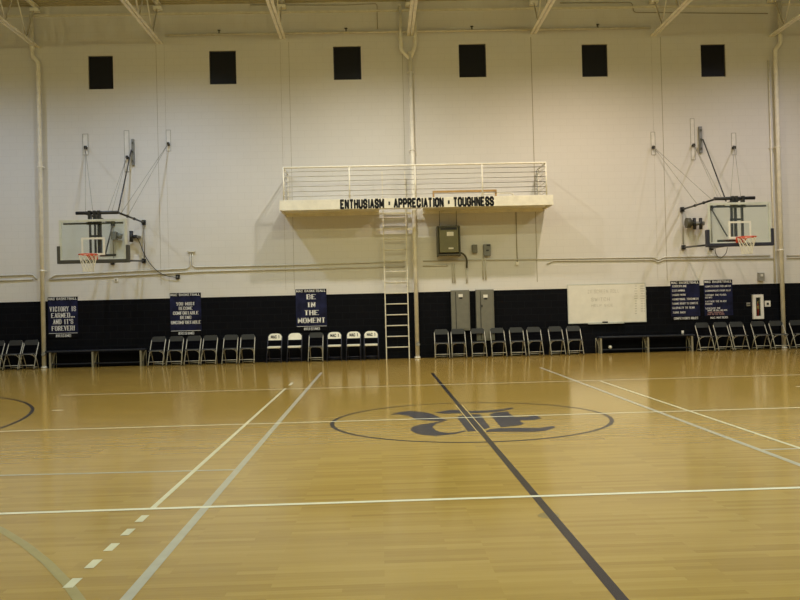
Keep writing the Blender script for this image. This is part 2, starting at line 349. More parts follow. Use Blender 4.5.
logo = [c3([(40, 118), (110, 98), (190, 88), (300, 95), (370, 110), (420, 130), (460, 152), (505, 160), (430, 168), (360, 166), (255, 161), (210, 135), (160, 122), (100, 115)]),
        c3([(505, 160), (410, 190), (380, 215), (400, 240), (440, 256), (500, 263), (560, 260), (640, 244), (652, 250), (560, 272), (470, 282), (400, 287), (310, 281), (240, 266), (203, 240), (218, 215), (290, 195), (360, 187), (430, 172)]),
        c4([(12, 130), (60, 115), (80, 110), (160, 213), (190, 235), (100, 242)]), c4([(92, 110), (190, 108), (268, 210), (225, 222), (196, 230)]),
        c4([(262, 110), (310, 95), (400, 88), (450, 130), (560, 128), (590, 118), (625, 122), (660, 140), (600, 152), (490, 156), (525, 182), (500, 192), (350, 208), (310, 160)]),
        c3([(395, 102), (460, 90), (530, 80), (622, 81), (630, 106), (480, 109)]), c4([(84, 84), (250, 80), (360, 70), (430, 58), (450, 65), (380, 80), (300, 92), (200, 98), (94, 101)]),
        c4([(205, 248), (260, 225), (330, 215), (480, 212), (640, 215), (700, 205), (755, 198), (762, 212), (690, 235), (600, 243), (450, 243), (300, 242)])]
for i, pl in enumerate(logo): poly(pl, .0012+i*.00005, LOGO)
lp, lq = F(432, 373), F(623.5, 601); ld = (lq-lp).normalized(); ln = Vector((-ld.y, ld.x, 0)); t0 = (F(459, 405)-lp).dot(ld); t1 = (F(482, 432.5)-lp).dot(ld)
for s_ in (-1, 1): strip(lp+ld*t0+ln*.048*s_, lp+ld*t1+ln*.048*s_, .014, .0018, WD)
strip(F(796, 386.6), F(806, 386.2), .05, .0013, WHT)
def across(a, b): 
    p, q = F(*a), F(*b); y = (p.y+q.y)/2; return Vector((p.x, p.y*.5+y*.5, 0)), Vector((q.x, q.y*.5+y*.5, 0))
strip(*across((60, 395.5), (800, 374.7)), .045, .0020, WHT)
strip(*across((-10, 432.2), (810, 407)), .045, .0020, WHT)
strip(*across((-10, 514.6), (810, 487)), .055, .0020, WHT)
strip(*across((-10, 475), (238, 470.6)), .05, .0016, GRY)
strip(*across((762, 450), (815, 448)), .05, .0016, GRY)
strip(*along_y((321.5, 372.5), (124, 602)), .065, .0017, GRY)
strip(*along_y((540, 367.5), (805, 467)), .065, .0017, GRY)
strip(*along_y((285.5, 388.5), (153, 508)), .045, .0021, 7)
strip(*along_y((600, 381), (805, 450)), .045, .0021, 7)
xd = (F(285.5, 388.5).x+F(153, 508).x)/2
for ya, yb in ((515.6, 522), (529, 535.4), (543.5, 551), (559.8, 568.2), (578.6, 588), (382.5, 385)):
    p = F(140, ya).y; q = F(140, yb).y
    r_ = {515.6: (142, 518.8), 529: (128, 532.2), 543.5: (111.7, 547.3), 559.8: (93.4, 564), 578.6: (72.6, 583.2), 382.5: (291, 384)}[ya]
    cpt = F(*r_); L = abs(p-q)/2
    sl = (F(72.6, 583.2)-F(142, 518.8)).normalized()*L
    strip(cpt-sl, cpt+sl, .058, .0021, 7)
c_, r_ = circ3(F(0, 529), F(45, 560.5), F(80, 600)); arc(c_, r_, .06, .0014, TAN); print('arc', c_, r_)
c_, r_ = circ3(F(1, 397.6), F(32.5, 409.5), F(1, 428)); arc(c_, r_, .055, .0013, BLK); print('arc2', c_, r_)
strip(F(52, 410.5), F(63, 410.2), .06, .0013, WHT)
tag(mk('floor', bm, ['wood', 'p_black', 'p_logo', 'p_grey', 'p_white', 'p_tan', 'p_wood', 'p_cream'], keep=True), kind='structure')

fp = F(548.5, 515.5)
tag(mk1('floor_plate', lambda bm: tube(bm, [(fp.x, fp.y, .0003), (fp.x, fp.y, .0008)], .075, 28), 'brass'), 'small round dull brass cover plate in the floor under the dark centre line', 'floor plate')
# ------------------------------------------------------------------ roof joists
jx = [W(38, 48).x, W(160, 44).x, W(283, 39).x, W(410, 36).x, W(533, 34).x, W(653, 36).x, W(771, 36.5).x]
jz = [W(38, 48).z, W(160, 44).z, W(283, 39).z, W(410, 36).z, W(533, 34).z, W(653, 36).z, W(771, 36.5).z]
ZJ = sum(jz)/7; print('joists', [round(v, 2) for v in jx], [round(v, 2) for v in jz])
jlab = ['left of the first window, by the left drain pipe', 'between the first and second windows', 'between the second and third windows', 'between the third and fourth windows, over the forked pipe',
        'between the fourth and fifth windows', 'between the fifth and sixth windows', 'right of the sixth window, by the right drain pipe']
for i, x in enumerate(jx):
    z = jz[i]
    t = thing('roof_joist', (x, D, z), 'cream steel roof joist '+jlab[i], 'joist', 'roof joists under the deck')
    L = 9.5
    def chord(bm, zz, up):
        for s in (-1, 1):
            box(bm, x+s*.055-.042, x+s*.055+.042, D-L, D-.005, zz-.006, zz+.006)
            box(bm, x+s*.014-.004, x+s*.014+.004, D-L, D-.005, zz, zz+up*.08)
    mk1('bottom_chord', lambda bm: chord(bm, z, 1), 'joist_steel', t)
    mk1('top_chord', lambda bm: chord(bm, ZC-.03, -1), 'joist_steel', t)
    mk1('bearing_seat', lambda bm: box(bm, x-.12, x+.12, D-.25, D-.055, ZC-.22, ZC-.12), 'joist_steel', t)
    for k in range(7):
        ya = D-.15-k*1.3
        def web(bm):
            tube(bm, [(x, ya, ZC-.06), (x, ya-.65, z+.03), (x, ya-1.3, ZC-.06)], .016, 6)
        mk1('web', web, 'joist_steel', t)

# ------------------------------------------------------------------ pipes and conduits
def pipe(name, pts, r, mt, label, cat, bands=(), group=None):
    bm = BM(); tube(bm, pts, r, 14)
    o = mk(name, bm, mt); tag(o, label, cat, group)
    for p in bands:
        def cl(bm):
            p_ = Vector(p); tube(bm, [p_-Vector((0, 0, .02)), p_+Vector((0, 0, .02))], r+.010, 14)
            box(bm, p_.x-r-.035, p_.x+r+.035, p_.y, min(p_.y+r+.05, D-.003), p_.z-.012, p_.z+.012)
        mk1('clamp', cl, mt, o)
    return o
PO = .16
def vx(a, b): return (W(*a, PO).x+W(*b, PO).x)/2
xl = vx((39, 62), (43, 358)); zt = W(39, 58, PO).z
pl = [(xl, D-PO, .0), (xl, D-PO, W(39, 62, PO).z), (xl-.17, D-PO, W(34, 56, PO).z), (xl-.17, D-PO, ZC-.25)]
pipe('drain_pipe', bend(pl, .08), .062, 'cream_dull', 'tall cream roof drain pipe at the left, beside the VICTORY banner', 'pipe', [(xl, D-PO, W(41, 167, PO).z), (xl, D-PO, W(42, 271, PO).z)])
xr = vx((773, 62), (783, 345))+.055; 
pr = [(xr, D-PO, 0), (xr, D-PO, W(772, 50, PO).z), (xr+.17, D-PO, W(778, 43, PO).z), (xr+.17, D-PO, ZC-.25)]
pipe('drain_pipe', bend(pr, .08), .062, 'cream_dull', 'tall cream roof drain pipe at the far right, by the fire extinguisher cabinet', 'pipe', [(xr, D-PO, W(776, 147, PO).z), (xr, D-PO, W(782, 250, PO).z)])
xm = vx((409.5, 70), (418.5, 357))
t = pipe('drain_pipe', [(xm, D-PO, 0), (xm, D-PO, W(410, 52, PO).z)], .062, 'cream_dull', 'tall cream pipe forking at its top, right of the wall ladder', 'pipe', [(xm, D-PO, W(410.5, 72, PO).z), (xm, D-PO, W(412, 150, PO).z)])
for s, px in ((-1, 401), (1, 415.5)):
    zf = W(410, 56, PO).z; e = W(px, 50 if s < 0 else 44, PO)
    def br(bm):
        tube(bm, bend([(xm, D-PO, zf-.1), (e.x, D-PO, e.z), (e.x, D-PO, ZC-.2)], .08), .052, 12)
    mk1('branch', br, 'cream_dull', t)
for root_, x_ in ((t, xm), (bpy.data.objects['drain_pipe'], xl), (bpy.data.objects['drain_pipe.001'], xr)):
    mk1('base_collar', lambda bm: tube(bm, [(x_, D-PO, .0), (x_, D-PO, .05)], .085, 14), 'cream_dull', root_)
    mk1('cleanout_plug', lambda bm: tube(bm, [(x_+.02, D-PO-.04, .42), (x_+.02, D-PO-.10, .42)], .055, 12), 'cable', root_)
xc_ = W(772.8, 200, .06).x
pipe('conduit', [(xc_, D-.06, 2.0), (xc_, D-.06, W(770, 60, .06).z)], .022, 'cream', 'thin white upright conduit just left of the far right drain pipe', 'conduit', [(xc_, D-.06, W(772, 148, .06).z)])
def cond(pxs, label, r=.018, off=.028, mt='conduit_paint', name='conduit'):
    return pipe(name, bend([W(a, b, off) for a, b in pxs], .08), r, mt, label, 'conduit', group=None)
cond([(-12, 276.5), (33, 274.5), (36, 279.3)], 'upper short conduit running off the left edge to the left drain pipe')
cond([(-12, 281.2), (33, 279.3)], 'lower short conduit running off the left edge to the left drain pipe')
cond([(49, 279.5), (54, 275.3), (187, 268.6), (190.3, 266), (190.3, 253)], 'upper conduit under the left hoop that turns up into a junction')
cond([(50, 279.6), (150, 274.4), (205, 271.5), (405, 266.5)], 'lower conduit running under the left hoop towards the pipe by the ladder')
cond([(192.4, 253), (192.4, 265), (195, 267.2), (280, 265.4), (300, 264.8), (404, 261.6)], 'upper conduit running from the junction to behind the ladder')
cond([(423, 261), (595, 258.2), (654, 257.4), (658, 260.3), (664, 257.2), (770, 255.5)], 'upper conduit from the forked pipe to the right drain pipe')
cond([(423, 266), (448, 265.5)], 'short lower conduit right of the forked pipe')
cond([(547, 264), (553, 260.8), (654, 259.9), (657.5, 262.5), (664, 259.6), (774, 258.5)], 'lower conduit under the right hoop')
cond([(787, 255.5), (812, 255)], 'upper conduit right of the far right drain pipe'); cond([(787, 258), (812, 257.5)], 'lower conduit right of the far right drain pipe')
j = W(191.3, 252.5, .05)
tag(mk1('junction_box', lambda bm: box(bm, j.x-.11, j.x+.11, D-.07, D-.003, j.z, j.z+.05), 'conduit_paint', None, .008), 'small white junction at the top of two upright conduits', 'junction box')
# sprinkler line between the joists
zp = 9.82; xa, xb = W(165, 37, .05).x, W(651, 29, .05).x
o = pipe('sprinkler_pipe', [(xa, D-.05, zp), (xb, D-.05, zp)], .032, 'steel_white', 'long cream sprinkler pipe running along the wall above the windows', 'pipe')
for px in (219, 346, 472, 598):
    x = W(px, 33, .05).x
    def sh(bm):
        tube(bm, [(x, D-.05, zp-.02), (x, D-.05, zp+.12)], .016, 8); tube(bm, [(x, D-.05, zp+.12), (x, D-.05, zp+.13)], .045, 10)
    mk1('sprinkler_head', sh, 'duct', o)
cond([(560, 3), (632, 2.6), (634, 12.4), (768, 13.6)], 'thin conduit high under the deck above the sixth window', .012, .015, 'joint')
cond([(250, 5), (345, 5), (377, 3.6), (377.5, 29)], 'thin conduit dropping to the sprinkler pipe above the third window', .010, .015, 'joint')

# ------------------------------------------------------------------ balcony
BO = 1.22                                               # how far it reaches from the wall
pfl, pfr = W(279.5, 211, BO), W(553.5, 204.5, BO)
bx0, bx1 = pfl.x, pfr.x; bz0 = (pfl.z+pfr.z)/2; bz1 = bz0+.29
print('balcony', bx0, bx1, bz0)
t = thing('wall_balcony', ((bx0+bx1)/2, D, bz0), 'cream steel balcony with railing, ENTHUSIASM APPRECIATION TOUGHNESS lettered on its edge', 'balcony')
yf = D-BO
mk1('fascia', lambda bm: box(bm, bx0, bx1, yf, yf+.05, bz0, bz1), 'cream', t, .006)
def sf(x0, x1): return lambda bm: box(bm, x0, x1, yf+.05, D-.004, bz0, bz1)
mk1('side_beam', sf(bx0, bx0+.06), 'cream', t); mk1('side_beam', sf(bx1-.06, bx1), 'cream', t)
nx0, nx1 = W(379, 205, .3).x, W(423, 205, .3).x
def deck(bm):
    zd = bz0+.05
    box(bm, bx0+.06, nx0, yf+.05, D-.004, zd, zd+.05); box(bm, nx1, bx1-.06, yf+.05, D-.004, zd, zd+.05); box(bm, nx0, nx1, yf+.05, D-.62, zd, zd+.05)
mk1('deck', deck, 'cream', t)
def ribs(bm):
    box(bm, bx0+.06, nx0, D-.07, D-.005, bz0-.04, bz0+.05); box(bm, nx1, bx1-.06, D-.07, D-.005, bz0-.04, bz0+.05)
mk1('wall_ledger', ribs, 'cream', t)
bm = BM()
xt0, xt1 = W(340.5, 203, BO).x, W(493.5, 200, BO).x
text(bm, 'ENTHUSIASM * APPRECIATION * TOUGHNESS', (xt0+xt1)/2, bz0+.035, .215, xt1-xt0-.02, yf-.005, 2.55, 1.95, gap=2.7)
mk('lettering', bm, 'letter_black', t)
zr = W(283, 167.5, BO).z*.5+W(546, 162.5, BO).z*.5
rx = [W(283.5, 190, BO).x, W(349.5, 188, BO).x, W(415.5, 186, BO).x, W(482.5, 184, BO).x, W(546.5, 182, BO).x]
for x in rx: mk1('railing_post', lambda bm: tube(bm, [(x, yf+.03, bz1-.1), (x, yf+.03, zr)], .022, 10), 'cream', t)
for x in (rx[0], rx[-1]):
    mk1('railing_post', lambda bm: tube(bm, [(x, D-.06, bz1-.1), (x, D-.06, zr)], .022, 10), 'cream', t)
mk1('top_rail', lambda bm: tube(bm, bend([(rx[0], D-.03, zr), (rx[0], yf+.03, zr), (rx[-1], yf+.03, zr), (rx[-1], D-.03, zr)], .03), .026, 10), 'cream', t)
for k in range(6):
    z = bz1+(zr-bz1)*(k+.75)/6.6
    mk1('rail', lambda bm: tube(bm, [(rx[0], D-.03, z), (rx[0], yf+.03, z), (rx[-1], yf+.03, z), (rx[-1], D-.03, z)], .009, 6), 'cream', t)
zd = bz0+.101
# things left on the balcony
a, b = W(432.5, 191, .75), W(496.5, 189.5, .75); zt = (a.z+b.z)/2
t = thing('open_frame', ((a.x+b.x)/2, D-.75, zd), 'brown open rectangular frame standing on the balcony behind the railing', 'frame')
mk1('top_bar', lambda bm: box(bm, a.x, b.x, D-.78, D-.72, zt-.06, zt), 'brown', t, .004)
for x in (a.x, b.x-.05): mk1('upright', lambda bm: box(bm, x, x+.05, D-.78, D-.72, zd, zt-.05), 'brown', t)
mk1('bottom_bar', lambda bm: box(bm, a.x+.05, b.x-.05, D-.78, D-.72, zd, zd+.05), 'brown', t)
q0, q1 = W(476, 194, .4), W(515, 192.8, .4)
tag(mk1('bent_pipe', lambda bm: tube(bm, bend([(q0.x, D-.4, zd), (q0.x+.12, D-.4, q0.z), (q1.x-.05, D-.4, q1.z), (q1.x, D-.4, zd)], .12), .022, 8), 'cream', None), 'low white bent pipe loop on the balcony beside the brown frame', 'pipe')

# ladder
LO = .20
lx0, lx1 = (W(386, 357, LO).x+W(383, 190, LO).x)/2, (W(409, 357, LO).x+W(405.5, 190, LO).x)/2
ztop = W(393, 171.5, LO).z
t = thing('wall_ladder', ((lx0+lx1)/2, D-LO, 0), 'pale steel ladder fixed to the wall, climbing to the balcony', 'ladder')
for x in (lx0, lx1):
    mk1('stile', lambda bm: box(bm, x-.015, x+.015, D-LO-.03, D-LO+.03, 0, ztop), 'steel_white', t)
    for z in (.95, 2.2, 3.3):
        mk1('wall_bracket', lambda bm: box(bm, x-.02, x+.02, D-LO+.03, D-.003, z-.03, z+.03), 'steel_white', t)
z = .352
while z < bz1:
    mk1('rung', lambda bm: tube(bm, [(lx0+.02, D-LO, z), (lx1-.02, D-LO, z)], .016, 8), 'steel_white', t); z += .3215

for pa, pb in (((377.5, 213.5), (411.5, 212.8)), ((378, 229.5), (412, 228.6))):
    p, q = W(*pa, LO), W(*pb, LO); z = (p.z+q.z)/2
    mk1('guide_bar', lambda bm: box(bm, p.x, q.x, D-LO+.04, D-LO+.08, z-.03, z+.03), 'steel_white', t)
# ------------------------------------------------------------------ electrical gear
def wbox(a, b, dep, off=.003):                          # pixel rectangle on the wall -> box extents
    p, q = W(*a), W(*b); return p.x, q.x, D-dep, D-off, q.z, p.z
x0, x1, y0, y1, z0, z1 = wbox((436, 227.5), (459.5, 256.5), .42)
t = thing('transformer', ((x0+x1)/2, D, z0), 'olive grey electrical transformer box hung under the balcony', 'transformer')
mk1('housing', lambda bm: box(bm, x0+.06, x1-.06, y0, y1-.08, z0+.10, z1-.05), 'olive', t, .012)
mk1('vent_slot', lambda bm: box(bm, x0+.10, x1-.10, y0-.012, y0+.02, z1-.12, z1-.06), 'black_metal', t)
mk1('top_hood', lambda bm: box(bm, x0+.05, x1-.05, y0-.02, y1-.08, z1-.05, z1), 'duct', t)
for x in (x0+.02, x1-.02):
    mk1('hanger_bracket', lambda bm: box(bm, x-.02, x+.02, y0+.02, D-.003, z0, z1), 'duct', t)
mk1('base_bracket', lambda bm: box(bm, x0+.04, x1-.04, y0, D-.003, z0+.02, z0+.06), 'duct', t)
mk1('rating_plate', lambda bm: box(bm, (x0+x1)/2-.06, (x0+x1)/2+.14, y0-.006, y0, z1-.30, z1-.18), 'white', t)
mk1('lower_tag', lambda bm: box(bm, (x0+x1)/2-.02, (x0+x1)/2+.13, y0-.006, y0, z0+.20, z0+.245), 'white', t)
for x in (x0+.10, x1-.08):
    mk1('hanger_rod', lambda bm: tube(bm, [(x, D-.15, z1-.02), (x, D-.15, bz0+.02)], .008, 6), 'duct', t)
e = [W(458, 252, .12), W(464, 254, .12), W(466.8, 259, .10), W(466.8, 268, .08)]
tag(mk1('flexible_conduit', lambda bm: tube(bm, bend(e, .15), .028, 10), 'duct'), 'thick dark flexible conduit curving down from the transformer box', 'conduit')
x0, x1, y0, y1, z0, z1 = wbox((471.6, 245), (477, 253.2), .12)
o = tag(mk1('switch_box', lambda bm: box(bm, x0, x1, y0, y1, z0, z1), 'panel_grey', None, .01), 'small dark grey switch box right of the transformer', 'switch box')
mk1('cover', lambda bm: box(bm, x0+.015, x1-.015, y0-.008, y0, z0+.02, z1-.02), 'panel_grey', o)
x0, x1, y0, y1, z0, z1 = wbox((483, 244.5), (490.3, 256), .14)
o = tag(mk1('disconnect_switch', lambda bm: box(bm, x0, x1, y0, y1, z0, z1), 'grey_metal', None, .01), 'lighter grey disconnect box, rightmost beside the transformer', 'switch box')
mk1('handle', lambda bm: box(bm, x1-.12, x1-.02, y0-.03, y0, z1-.05, z1-.02), 'black_metal', o)
mk1('label_plate', lambda bm: box(bm, x0+.07, x0+.15, y0-.006, y0, z1-.21, z1-.17), 'black_metal', o)
zpan = WZ(460, ZB).z
def drop(px, yt, yb, lab, r=.018): 
    p, q = W(px, yt, .03), W(px, yb, .03); pipe('conduit', [(p.x, D-r-.002, q.z), (p.x, D-r-.002, p.z)], r, 'conduit_paint', lab, 'conduit')
drop(452.3, 264, 283, 'left one of two close upright conduits below the transformer'); drop(454.6, 264, 283, 'right one of two close upright conduits below the transformer')
drop(466.6, 269, 283, 'upright conduit directly below the dark flexible conduit', .022)
drop(482.8, 257, 280, 'left one of two upright conduits below the disconnect box'); drop(485.5, 257, 280, 'right one of two upright conduits below the disconnect box')
p, q = W(516, 211.5, .03), W(517.3, 262, .03)
o = pipe('conduit', [(p.x, D-.014, q.z), (p.x, D-.014, bz0-.05)], .012, 'joint', 'thin upright conduit from under the balcony, right of the disconnect box', 'conduit')
mk1('end_box', lambda bm: box(bm, p.x-.04, p.x+.04, D-.06, D-.003, q.z-.1, q.z), 'cream_dull', o)
def cabinet(a, b, label, seam, tagp, latch):
    x0, x1, y0, y1, z0, z1 = wbox(a, b, .16); z1 = min(z1, ZB+.03)
    t = thing('electrical_cabinet', ((x0+x1)/2, D, z0), label, 'cabinet', 'electrical cabinets on the black wall')
    mk1('housing', lambda bm: box(bm, x0, x1, y0, y1, z0, z1), 'panel_grey', t, .008)
    sx = W(seam, 300).x
    d = mk1('door', lambda bm: box(bm, sx, x1-.04, y0-.015, y0, z0+.05, z1-.05), 'panel_grey', t, .004)
    mk1('door_gap', lambda bm: box(bm, sx-.018, sx-.001, y0-.004, y0, z0+.05, z1-.05), 'black_metal', t)
    lp = W(*tagp); mk1('warning_label', lambda bm: box(bm, lp.x-.065, lp.x+.065, y0-.022, y0-.015, lp.z-.045, lp.z+.045), 'white', d)
    mk1('label_mark', lambda bm: box(bm, lp.x-.04, lp.x+.05, y0-.021, y0-.014, lp.z-.10, lp.z-.05), 'black_metal', d)
    if latch:
        q = W(*latch); mk1('latch', lambda bm: box(bm, q.x-.02, q.x+.015, y0-.035, y0-.014, q.z-.035, q.z+.035), 'black_metal', d)
cabinet((450.4, 290), (469.8, 330.2), 'shorter grey electrical cabinet, the left of two on the black wall', 455.5, (460, 295.7), None)
cabinet((475, 289.5), (494.2, 340), 'taller grey electrical cabinet, the right of two on the black wall', 480, (484.7, 296.2), (481.2, 306))

# ------------------------------------------------------------------ banners and whiteboard
def banner(a, b, head, foot, lines, label, hh=.105, fh=.135, small=False, sub=None):
    p, q = W(*a), W(*b); x0, x1 = p.x, q.x; z1, z0 = p.z, q.z; y = D-.02; xc = (x0+x1)/2; w = x1-x0
    t = thing('banner', (xc, D, z0), label, 'banner', 'slogan banners on the wall')
    mk1('panel', lambda bm: box(bm, x0, x1, y, D-.003, z0+fh, z1-hh), 'banner', t)
    hs = mk1('header_strip', lambda bm: box(bm, x0, x1, y, D-.003, z1-hh, z1), 'banner_black', t)
    bm = BM(); text(bm, head, xc, z1-hh+.022, hh-.045, w*.94, y-.005, 1.5, 1.0, gap=2.2); mk('header_lettering', bm, 'letter', hs)
    fs = mk1('footer_strip', lambda bm: box(bm, x0, x1, y, D-.003, z0, z0+fh), 'banner_black', t)
    bm = BM(); text(bm, foot[0], xc, z0+.03, fh-.065, w*foot[1], y-.005, 1.5, .9, serif=not small, gap=2.2); mk('footer_lettering', bm, 'letter', fs)
    if not small: mk1('divider', lambda bm: box(bm, x0+.02, x1-.02, y-.004, y, z0+fh, z0+fh+.010), 'letter', t)
    for s, zfrac, hgt, wf, left in lines:
        bm = BM(); z = z0+(z1-z0)*zfrac
        red = s.startswith('~'); s_ = s.lstrip('~')
        if left is None: text(bm, s_, xc, z, hgt, w*wf, y-.005, 1.8, .7, serif=True, gap=2.6)
        else: text(bm, s_, x0+w*left, z, hgt, w*wf, y-.005, 1.3, .9, gap=2.0, left=True)
        mk('slogan_line', bm, 'letter_red' if red else 'letter', t)
banner((48, 297.3), (78.5, 337.5), 'MAC BASKETBALL', ('#RISING', .5),
       [('VICTORY IS', .655, .125, .86, None), ('EARNED...', .500, .125, .76, None), ('AND IT\'S', .345, .125, .66, None), ('FOREVER!', .185, .125, .74, None)],
       'navy banner reading VICTORY IS EARNED AND IT\'S FOREVER, beside the left drain pipe')
banner((170, 293.3), (201.8, 335), 'MAC BASKETBALL', ('#RISING', .5),
       [('YOU MUST', .71, .085, .58, None), ('BECOME', .605, .085, .42, None), ('COMFORTABLE', .495, .085, .80, None), ('BEING', .39, .085, .34, None), ('UNCOMFORTABLE', .275, .085, .94, None)],
       'navy banner reading YOU MUST BECOME COMFORTABLE BEING UNCOMFORTABLE')
banner((295.5, 289.5), (327.3, 330.5), 'MAC BASKETBALL', ('#RISING', .5),
       [('BE', .765, .13, .25, None), ('IN', .575, .13, .22, None), ('THE', .385, .13, .42, None), ('MOMENT', .20, .135, .85, None)],
       'navy banner reading BE IN THE MOMENT, over the white chairs')
ls = [('1.DISCIPLINE', .845, .055, .50, .05), ('2.STAMINA', .735, .055, .43, .05), ('3.HARD WORK', .625, .05, .46, .05), ('4.EMOTIONAL TOUGHNESS', .515, .055, .90, .05),
      ('5.GAME READY TO COMPETE', .405, .055, .88, .05), ('6.LOYALTY TO TEAM', .295, .055, .75, .05), ('7.GIVE BACK', .18, .05, .44, .05)]
banner((670.2, 281.2), (700.2, 319.8), 'MAC BASKETBALL', ("COMPETITOR'S RULES", .82), ls, 'navy banner listing seven short rules, the left of two above the right chairs', .105, .125, True)
ls = [('1.COMPLETE EVERY PASS AND CUT', .82, .045, .92, .03), ('2.COMMUNICATE EVERY PLAY', .71, .045, .90, .03), ('3.SPRINT THE FLOOR', .60, .045, .74, .03), ('BOTH WAYS', .54, .042, .24, .03),
      ('4.ATTACK THE GLASS', .44, .045, .74, .03), ('REBOUND', .38, .042, .24, .03), ('5.EXECUTE THE', .265, .045, .52, .03), ('SHARE THE BALL AND MOVE', .215, .038, .70, .10),
      ('~TAKE CHARGES', .165, .038, .55, .10), ('~DIVE ON THE FLOOR', .12, .036, .58, .10)]
banner((703.6, 280.2), (733, 319), 'MAC BASKETBALL', ('MAC MATTERS', .60), ls, 'navy banner with the longer finely lettered list, the right of two above the right chairs', .105, .12, True)

p, q = W(567, 283.6), W(646.2, 321.5); x0, x1, z1, z0 = p.x, q.x, p.z-.03, q.z-.01
t = thing('whiteboard', ((x0+x1)/2, D, z0), 'wide whiteboard with faint marker writing on the wall above the right bench', 'whiteboard')
mk1('surface', lambda bm: box(bm, x0+.02, x1-.02, D-.03, D-.003, z0+.02, z1-.02), 'board_white', t)
def wf(bm):
    for r in ((x0, x1, z1-.025, z1), (x0, x1, z0, z0+.025), (x0, x0+.025, z0+.025, z1-.025), (x1-.025, x1, z0+.025, z1-.025)): box(bm, r[0], r[1], D-.036, D-.003, r[2], r[3])
mk1('frame', wf, 'alu', t)
mk1('tray', lambda bm: box(bm, x0+.6, x1-.7, D-.10, D-.004, z0-.025, z0-.005), 'alu', t)
bm = BM(); text(bm, '2X SCREEN ROLL', W(603, 290).x, W(603, 293).z, .10, .95, D-.034, .5, .5, gap=2.6)
text(bm, 'SWITCH', W(600, 298).x, W(600, 301).z, .10, .55, D-.034, .5, .5, gap=2.6); text(bm, 'HELP SIDE', W(602, 304).x, W(602, 306.5).z, .07, .65, D-.034, .5, .5, gap=2.6)
mk('marker_writing', bm, 'marker', t)
bm = BM()
for i, (cx_, ra) in enumerate(((635.5, 12), (641.5, 11), (644.5, 11))):
    for k in range(ra):
        p = W(cx_, 286+k*2.5); w = .05 if k in (2, 4, 5) or (i == 1 and k < 3) else .03
        box(bm, p.x-w, p.x+w, D-.034, D-.030, p.z-.010, p.z+.010)
mk('marker_columns', bm, 'marker', t)
e = W(605, 323, .06)
tag(mk1('board_eraser', lambda bm: box(bm, e.x-.08, e.x+.08, D-.095, D-.045, z0-.005, z0+.045), 'black_metal', None, .006), 'black eraser lying on the whiteboard tray', 'eraser')

# ------------------------------------------------------------------ small fittings at the right and left
x0, x1, y0, y1, z0, z1 = wbox((751.6, 294.7), (762.8, 318.8), .085)
t = thing('extinguisher_cabinet', ((x0+x1)/2, D, z0), 'white fire extinguisher cabinet on the black wall at the right', 'cabinet')
def cf(bm):
    w = .09
    box(bm, x0, x0+w, y0, y1, z0, z1); box(bm, x1-w, x1, y0, y1, z0, z1); box(bm, x0+w, x1-w, y0, y1, z0, z0+w); box(bm, x0+w, x1-w, y0, y1, z1-w, z1)
mk1('frame', cf, 'white', t, .004)
mk1('back_panel', lambda bm: box(bm, x0+.09, x1-.09, D-.02, D-.003, z0+.09, z1-.09), 'black_metal', t)
mk1('glass_door', lambda bm: box(bm, x0+.09, x1-.09, y0+.005, y0+.010, z0+.09, z1-.09), 'glass', t)
xm_ = (x0+x1)/2; t = thing('fire_extinguisher', (xm_, D-.046, z0+.091), 'red fire extinguisher inside the white cabinet', 'fire extinguisher')
zz = z0+.091
mk1('cylinder', lambda bm: tube(bm, [(xm_, D-.046, zz), (xm_, D-.046, zz+.30), (xm_, D-.046, zz+.35), (xm_, D-.046, zz+.38)], [.026, .026, .020, .012], 16), 'red', t)
mk1('label_band', lambda bm: tube(bm, [(xm_, D-.046, zz+.22), (xm_, D-.046, zz+.31)], 0.0272, 16, False), 'yellow', t)
mk1('valve', lambda bm: (tube(bm, [(xm_, D-.046, zz+.38), (xm_, D-.046, zz+.42)], .015, 10), bar(bm, (xm_-.01, D-.046, zz+.43), (xm_+.045, D-.046, zz+.46), .015, .012)), 'yellow', t)
def plate(name, a, b, mt, label, cat, dep=.04, inner=None, inm='black_metal', iname='insert'):
    x0, x1, y0, y1, z0, z1 = wbox(a, b, dep)
    o = tag(mk1(name, lambda bm: box(bm, x0, x1, y0, y1, z0, z1), mt, None, .005), label, cat)
    if inner:
        f = inner; w, h = x1-x0, z1-z0
        mk1(iname, lambda bm: box(bm, x0+w*f[0], x0+w*f[1], y0-.012, y0, z0+h*f[2], z0+h*f[3]), inm, o)
plate('light_switch', (746.3, 302.6), (750, 306), 'cable', 'small grey switch plate left of the extinguisher cabinet', 'switch', .03, (.1, .9, .38, .62))
plate('wall_plate', (764.2, 300.8), (770.2, 306.6), 'white', 'white square plate with a dark centre right of the extinguisher cabinet', 'wall plate', .03, (.32, .68, .3, .68))
plate('strobe_alarm', (757.2, 273), (763.2, 281), 'cable', 'grey alarm box with a pale lens above the extinguisher cabinet', 'alarm', .10, (.3, .7, .55, .85), 'white', 'lens')
plate('wall_outlet', (114.3, 278), (118.2, 281.8), 'white', 'small white outlet plate below the left backboard', 'outlet', .03, (.3, .7, .3, .7), 'cable', 'socket')
plate('power_socket', (176, 274.8), (180, 279), 'black_metal', 'small black power socket where the left hoop cord ends', 'socket', .06, (.3, .7, .3, .7), 'grey_metal', 'plug')

